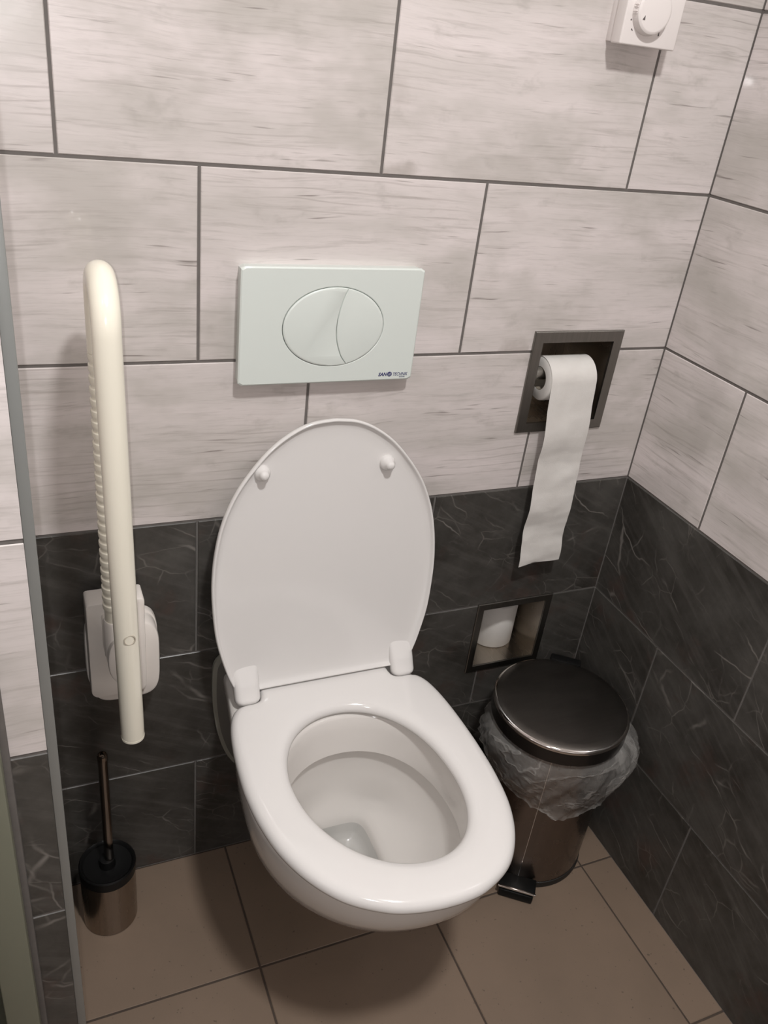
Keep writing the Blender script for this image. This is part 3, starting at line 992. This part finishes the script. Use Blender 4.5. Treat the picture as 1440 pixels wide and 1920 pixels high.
# bin liner: folded over the rim, bulging
bag = bpy.data.meshes.new('bin_liner')
bm = bmesh.new()
NA, NZ = 220, 44
loops = []
aR = math.atan2(-.08, .15)
for j in range(NZ + 1):
    f = j / NZ
    lp = []
    for i in range(NA):
        a = 2 * PI * i / NA
        ca = math.cos(a - aR)
        side = max(0, ca) ** 2
        left = max(0, math.cos(a - math.atan2(-.01, -1))) ** 2
        frontd = max(0, math.cos(a - math.atan2(-1, .1))) ** 2
        hem = .225 - .030 * frontd + .045 * side + .012 * left + .010 * mnoise.noise(Vector((math.cos(a) * 2.2, math.sin(a) * 2.2, 3))) + .004 * mnoise.noise(Vector((math.cos(a) * 9, math.sin(a) * 9, 7)))
        z = .338 + (hem - .338) * f
        bul = math.sin(PI * min(1, f * 1.05) ** .75)
        r = .1165 + (.012 + .026 * side + .010 * left) * bul + .006 * f + .012 * side * f
        sw = a + f * .55
        wr = mnoise.noise(Vector((math.cos(sw) * 3.2, math.sin(sw) * 3.2, z * 9))) * .0085
        wr += -(abs(mnoise.noise(Vector((math.cos(sw) * 6, math.sin(sw) * 6, z * 7 + 5)))) ** .7) * .008
        wr += mnoise.noise(Vector((math.cos(a - f) * 15, math.sin(a - f) * 15, z * 30))) * .0016
        r += wr * min(1, f * 4)
        x, y = BC.x + r * math.cos(a), BC.y + r * math.sin(a)
        x = min(x, -.004 + .0 * z); y = min(y, -.004)
        rad = math.hypot(x - BC.x, y - BC.y)
        if rad < .1158: s_ = .1158 / rad; x = BC.x + (x - BC.x) * s_; y = BC.y + (y - BC.y) * s_
        lp.append(Vector((x, y, z)))
    loops.append(lp)
loops.insert(0, [Vector((BC.x + .1005 * math.cos(2 * PI * i / NA), BC.y + .1005 * math.sin(2 * PI * i / NA), .3382)) for i in range(NA)])
loops.insert(0, [Vector((BC.x + .1000 * math.cos(2 * PI * i / NA), BC.y + .1000 * math.sin(2 * PI * i / NA), .26)) for i in range(NA)])
rings(bm, loops)
bg = from_bm('bin_liner', bm, M_bag, auto=80)
tag(bg, 'translucent white plastic bin liner folded out over the bin rim under its lid', 'bin bag')

# ------------------------------------------------------------------ toilet brush
TB = Vector((-.9655, -.0775, 0))
tbh = empty('toilet_brush_set', TB)
tag(tbh, 'cylindrical metal toilet brush holder with black top on the floor below the rail', 'toilet brush')
bm = bmesh.new()
R_ = .0455
lathe(bm, [(R_ - .003, 0), (R_, .002), (R_, .120), (R_ - .004, .120), (R_ - .004, .10)], TB, n=80, cap0=True, cap1=True)
from_bm('holder', bm, M_brush, tbh, auto=35)
bm = bmesh.new()
lathe(bm, [(R_ - .0045, .118), (R_ + .0008, .119), (R_ + .0012, .137), (R_ - .001, .1395), (R_ - .003, .1385), (R_ - .006, .134), (.022, .131), (.0135, .1315), (.0125, .148), (.009, .149)], TB, n=80)
from_bm('black_cap', bm, M_black, tbh, auto=35)
bm = bmesh.new()
HT = TB + Vector((.0035, -.001, 0))
lathe(bm, [(.0070, .140), (.0078, .150), (.0078, .376), (.0082, .379), (.0082, .389), (.0068, .3915), (.0052, .3915), (.0048, .386), (.001, .385)], HT, n=40)
from_bm('handle', bm, M_handle, tbh, auto=35)
settle(tbh)

# ------------------------------------------------------------------ ceiling downlight (above and in front of the toilet)
LX, LYY = -.68, -1.10
dl = empty('ceiling_downlight', (LX, LYY, 2.5))
tag(dl, 'round recessed ceiling downlight over the toilet', 'ceiling light')
bm = bmesh.new()
lathe(bm, [(.088, 0), (.088, -.006), (.080, -.008), (.078, -.004), (.078, 0)], (LX, LYY, 2.4995), n=64, cap0=False, cap1=False)
from_bm('rim', bm, M_thermo, dl, auto=40)
bm = bmesh.new()
lathe(bm, [(.077, 0), (.077, -.003)], (LX, LYY, 2.4995), n=64)
from_bm('diffuser', bm, M_emit, dl, auto=40)
settle(dl)
la = bpy.data.lights.new('downlight_beam', 'AREA'); la.shape = 'DISK'; la.size = .15
la.energy = 25; la.color = (1, .985, .97); la.spread = PI
lo_ = bpy.data.objects.new('downlight_beam', la); COL.objects.link(lo_); lo_.location = (LX, LYY, 2.49)
# the phone's LED lamp, right beside the lens
fl = bpy.data.lights.new('phone_lamp', 'POINT'); fl.energy = 9; fl.shadow_soft_size = .004; fl.color = (1, .98, .98)
Rw = Matrix(((.9167, -.3827, .1148), (-.0986, -.4951, -.8632), (.3872, .7800, -.4916)))
CAM = Vector((-1.0301, -1.0827, 1.4126))
flo = bpy.data.objects.new('phone_lamp', fl); COL.objects.link(flo)
flo.location = CAM - Vector(Rw[0]) * .016
# faint ambient from the rest of the room
w = bpy.data.worlds.new('room_air'); SC.world = w; w.use_nodes = True
w.node_tree.nodes['Background'].inputs[0].default_value = (1, .94, .88, 1)
w.node_tree.nodes['Background'].inputs[1].default_value = .02

# ------------------------------------------------------------------ camera
cd = bpy.data.cameras.new('camera'); co = bpy.data.objects.new('camera', cd); COL.objects.link(co)
cd.sensor_fit = 'VERTICAL'; cd.sensor_height = 24; cd.lens = 1578.7 / 1920 * 24; cd.clip_start = .01
xa, ya, za = Vector(Rw[0]).normalized(), -Vector(Rw[1]).normalized(), -Vector(Rw[2]).normalized()
Mc = Matrix((xa, ya, za)).transposed().to_4x4(); Mc.translation = CAM
co.matrix_world = Mc
SC.camera = co
SC.view_settings.view_transform = 'Standard'; SC.view_settings.look = 'None'
SC.view_settings.exposure = 0; SC.view_settings.gamma = 1; SC.view_settings.use_curve_mapping = False
SC.cycles.max_bounces = 8
